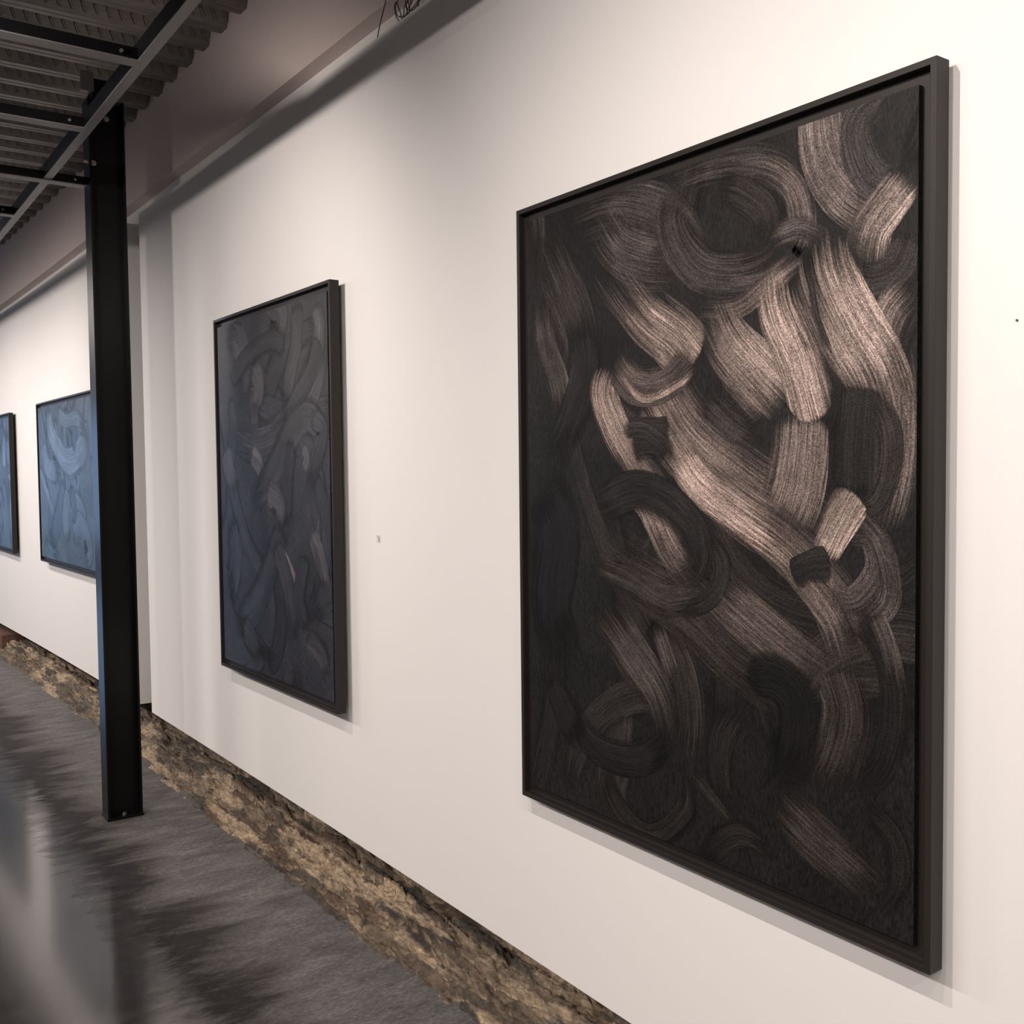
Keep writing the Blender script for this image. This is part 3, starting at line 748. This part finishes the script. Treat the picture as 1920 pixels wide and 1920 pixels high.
def make_painting(pr, pl, z0, h, strokes, mats, label, seed):
    """pr, pl = plan points of the front lip at the right and left end as one faces it"""
    pr, pl = Vector(pr), Vector(pl)
    w = (pl - pr).length; mid = (pr + pl) / 2
    d = (pr - pl).normalized()
    t = thing('framed_painting', (mid.x, mid.y, z0), label, 'painting', 'large dark framed paintings on the white wall', rz=math.atan2(d.y, d.x))
    # floater frame: L section, 12 mm lip, 37 mm deep, ledge 17 mm behind the lip
    lip, dep, led, gap = 0.012, 0.037, 0.019, 0.024
    loops = []                                    # (inset, depth) closed section, mitred at the corners
    sec = [(0.0, 0.0), (lip, 0.0), (lip, led), (lip + 0.050, led), (lip + 0.050, dep), (0.0, dep)]
    V, F = [], []
    for (ins, dd) in sec:
        for (cx, cz) in ((-1, 0), (1, 0), (1, 1), (-1, 1)):
            V.append((cx * (w / 2 - ins), dd, (h - ins) if cz else ins))
    m = len(sec)
    for a in range(m):
        b = (a + 1) % m
        for k in range(4):
            F.append((a * 4 + k, a * 4 + (k + 1) % 4, b * 4 + (k + 1) % 4, b * 4 + k))
    fr = mesh_obj('frame', V, F, M_FRAME, t)
    bv = fr.modifiers.new('bevel', 'BEVEL'); bv.width = 0.0008; bv.segments = 2; bv.limit_method = 'ANGLE'
    # canvas on its stretcher, standing clear of the frame all round
    g = lip + gap
    cw, ch = w / 2 - g, h - 2 * g
    front = 0.006
    V, F = [], []
    nx_, nz_ = 60, 76
    rnd = random.Random(seed)
    def e(a): return 0.0012 * math.sin(a * 37 + seed) + 0.0008 * math.sin(a * 91)
    V = [(-cw, front, g), (cw, front, g), (cw, front, g + ch), (-cw, front, g + ch), (-cw, led - 0.001, g), (cw, led - 0.001, g), (cw, led - 0.001, g + ch), (-cw, led - 0.001, g + ch)]
    F = [(0, 1, 2, 3), (4, 7, 6, 5), (0, 4, 5, 1), (1, 5, 6, 2), (2, 6, 7, 3), (3, 7, 4, 0)]
    uvs = [(0, 0)] * 8; paint = [(0, 0, 0, 1)] * 8
    nb = len(F)
    st = [([(min(max(x, -w), w), z) for x, z in pts], wd, b, wm, fi, fo) for (pts, wd, b, wm, fi, fo) in strokes]
    v2, f2 = list(V), list(F)
    add_ribbons(v2, f2, uvs, paint, st, 2 * cw, h, front, seed)
    # keep ribbons on the canvas
    v2 = [(x, y, min(max(z, g), g + ch)) for (x, y, z) in v2]
    o = mesh_obj('canvas', v2, f2, mats[0], t)
    me = o.data; me.materials.append(mats[1])
    ul = me.uv_layers.new(name='UVMap')
    li = np.zeros(len(me.loops), dtype=np.int32); me.loops.foreach_get('vertex_index', li)
    ul.data.foreach_set('uv', np.array(uvs, dtype=np.float32)[li].ravel())
    ca = me.color_attributes.new('paint', 'FLOAT_COLOR', 'POINT')
    ca.data.foreach_set('color', np.array(paint, dtype=np.float32).ravel())
    mi = np.zeros(len(me.polygons), dtype=np.int32); mi[nb:] = 1
    me.polygons.foreach_set('material_index', mi)
    # hanging cleat behind the frame, holding it off the wall
    bm = bmesh.new(); add_box(bm, -w * 0.3, w * 0.3, dep - 0.004, dep + 0.012, h - 0.22, h - 0.16); bm_obj('hanging_cleat', bm, M_STRUT, t)
    return t

mats_near = paint_materials('bronze_black_paint', (0.0042, 0.0038, 0.0040), (0.0105, 0.0095, 0.0095), (0.0045, 0.0040, 0.0042), (0.47, 0.355, 0.305), (0.30, 0.28, 0.275))
mats_mid = paint_materials('slate_black_paint', (0.011, 0.011, 0.014), (0.026, 0.025, 0.031), (0.010, 0.010, 0.013), (0.38, 0.31, 0.31), (0.25, 0.25, 0.285), speck=0.6, gloss=0.42, spec=0.35)
mats_far = paint_materials('slate_blue_sheen_paint', (0.020, 0.028, 0.038), (0.05, 0.07, 0.095), (0.012, 0.018, 0.026), (0.24, 0.29, 0.36), (0.16, 0.24, 0.34), gloss=0.36, spec=0.5, coat=0.1, speck=0.3)  # slate paint; the window's blue reflection is partly put into its colour

def clipped(S, w, h): return S
bg1 = random_strokes(5, 26, 1.14, 1.50, 0.07, 0.14, 0.03, 0.14, 0.5)
make_painting((1.56, 0.9748), (1.56, 2.1793), 0.7158, 1.5618, bg1 + STROKES_NEAR, mats_near,
              'largest and nearest dark framed painting with bronze brushstrokes, at the right', 1)
bg2 = random_strokes(9, 22, 1.14, 1.50, 0.08, 0.15, 0.06, 0.20, 0.2)
make_painting((1.542, 3.2952), (1.523, 4.4742), 0.718, 1.5575, bg2 + STROKES_SECOND, mats_mid,
              'charcoal and slate framed painting between the column and the largest painting', 2)
bg3 = random_strokes(13, 34, 1.9, 1.15, 0.08, 0.17, 0.12, 0.50, 0.2)
make_painting((1.505, 6.35), (1.45, 8.30), 0.935, 1.188, bg3 + STROKES_THIRD, mats_far,
              'blue-grey framed painting partly hidden behind the black column', 3)
bg4 = random_strokes(23, 34, 1.9, 1.15, 0.08, 0.2, 0.15, 0.55, 0.2)
make_painting((1.414, 9.31), (1.365, 11.2), 0.925, 1.185, bg4, mats_far,
              'blue-grey framed painting cut off by the left edge of the photo', 4)

# ================================================================== small things
def curve_obj(name, splines, r, mat):
    cu = bpy.data.curves.new(name, 'CURVE'); cu.dimensions = '3D'; cu.bevel_depth = r; cu.bevel_resolution = 3
    for P in splines:
        s = cu.splines.new('NURBS'); s.points.add(len(P) - 1)
        for q, p in zip(s.points, P): q.co = (*p, 1)
        s.order_u = 3; s.use_endpoint_u = True
    me_o = bpy.data.objects.new(name, cu); C.objects.link(me_o)
    dg = bpy.context.evaluated_depsgraph_get()
    me = bpy.data.meshes.new_from_object(me_o.evaluated_get(dg))
    bpy.data.objects.remove(me_o)
    o = bpy.data.objects.new(name, me); C.objects.link(o)
    me.materials.clear(); me.materials.append(mat)
    return o
ly = 2.885; lx = wx(ly) + 0.02
rw = random.Random(4)
coil = []
a = 0.0
for i in range(64):
    a += 0.55
    cy_ = ly - 0.02 + 0.055 * (i / 64 - 0.5) * 2.2 + 0.0
    r_ = 0.026 + 0.016 * rw.random()
    coil.append((lx + 0.012 * math.sin(a * 0.7) + 0.004 * rw.random(), cy_ + r_ * math.cos(a), PT + 0.045 + r_ * math.sin(a) * 1.05 + 0.012 * math.sin(a * 0.31)))
coil += [(lx + 0.01, 2.77, PT + 0.05), (lx + 0.0, 2.755, PT + 0.10), (lx - 0.03, 2.75, 3.30), (lx - 0.03, 2.75, 3.58)]
tag(curve_obj('wire_coil', [coil], 0.0016, M_WIRE), 'tangled coil of thin dark wire lying on top of the white panel', 'wire')
tag(curve_obj('hanging_wire', [[(wx(3.03) + 0.004, 3.035, PT), (wx(3.03) + 0.003, 3.02, PT + 0.03), (wx(3.03) - 0.004, 2.945, 3.14), (wx(3.03) - 0.01, 2.90, 3.25), (wx(3.03) - 0.01, 2.80, 3.57)]], 0.0018, M_WIRE),
    'single dark wire hanging down at a slant to the panel top, left of the coil', 'wire')

# tiny wall label
def wall_label():
    y, z = 3.075, 1.362
    t = thing('wall_label', (wx(y) - 0.0012, y, z - 0.012), 'tiny pale wall label beside the charcoal and slate painting', 'label', rz=math.atan2(-1.0, 0.0073))
    bm = bmesh.new(); add_box(bm, -0.014, 0.014, 0.0, 0.0012, 0.0, 0.026); bm_obj('plate', bm, M_LABEL, t)
    bm = bmesh.new()
    for (a, b, c, d) in ((-0.010, -0.002, 0.019, 0.022), (0.003, 0.008, 0.018, 0.022), (-0.005, 0.004, 0.012, 0.015), (0.003, 0.008, 0.006, 0.015), (-0.003, 0.008, 0.003, 0.006)):
        add_box(bm, a, b, -0.0006, 0.0, c, d)
    bm_obj('print', bm, M_INK, t)
wall_label()
for (px_, pz_, lab) in ((0.862, 1.83, 'small dark nail in the white wall right of the largest painting'),):
    bm = bmesh.new(); add_cyl(bm, (wx(px_) + 0.002, px_, pz_), (wx(px_) - 0.003, px_, pz_), 0.0016, seg=10)
    tag(bm_obj('wall_nail', bm, M_WIRE), lab, 'nail')
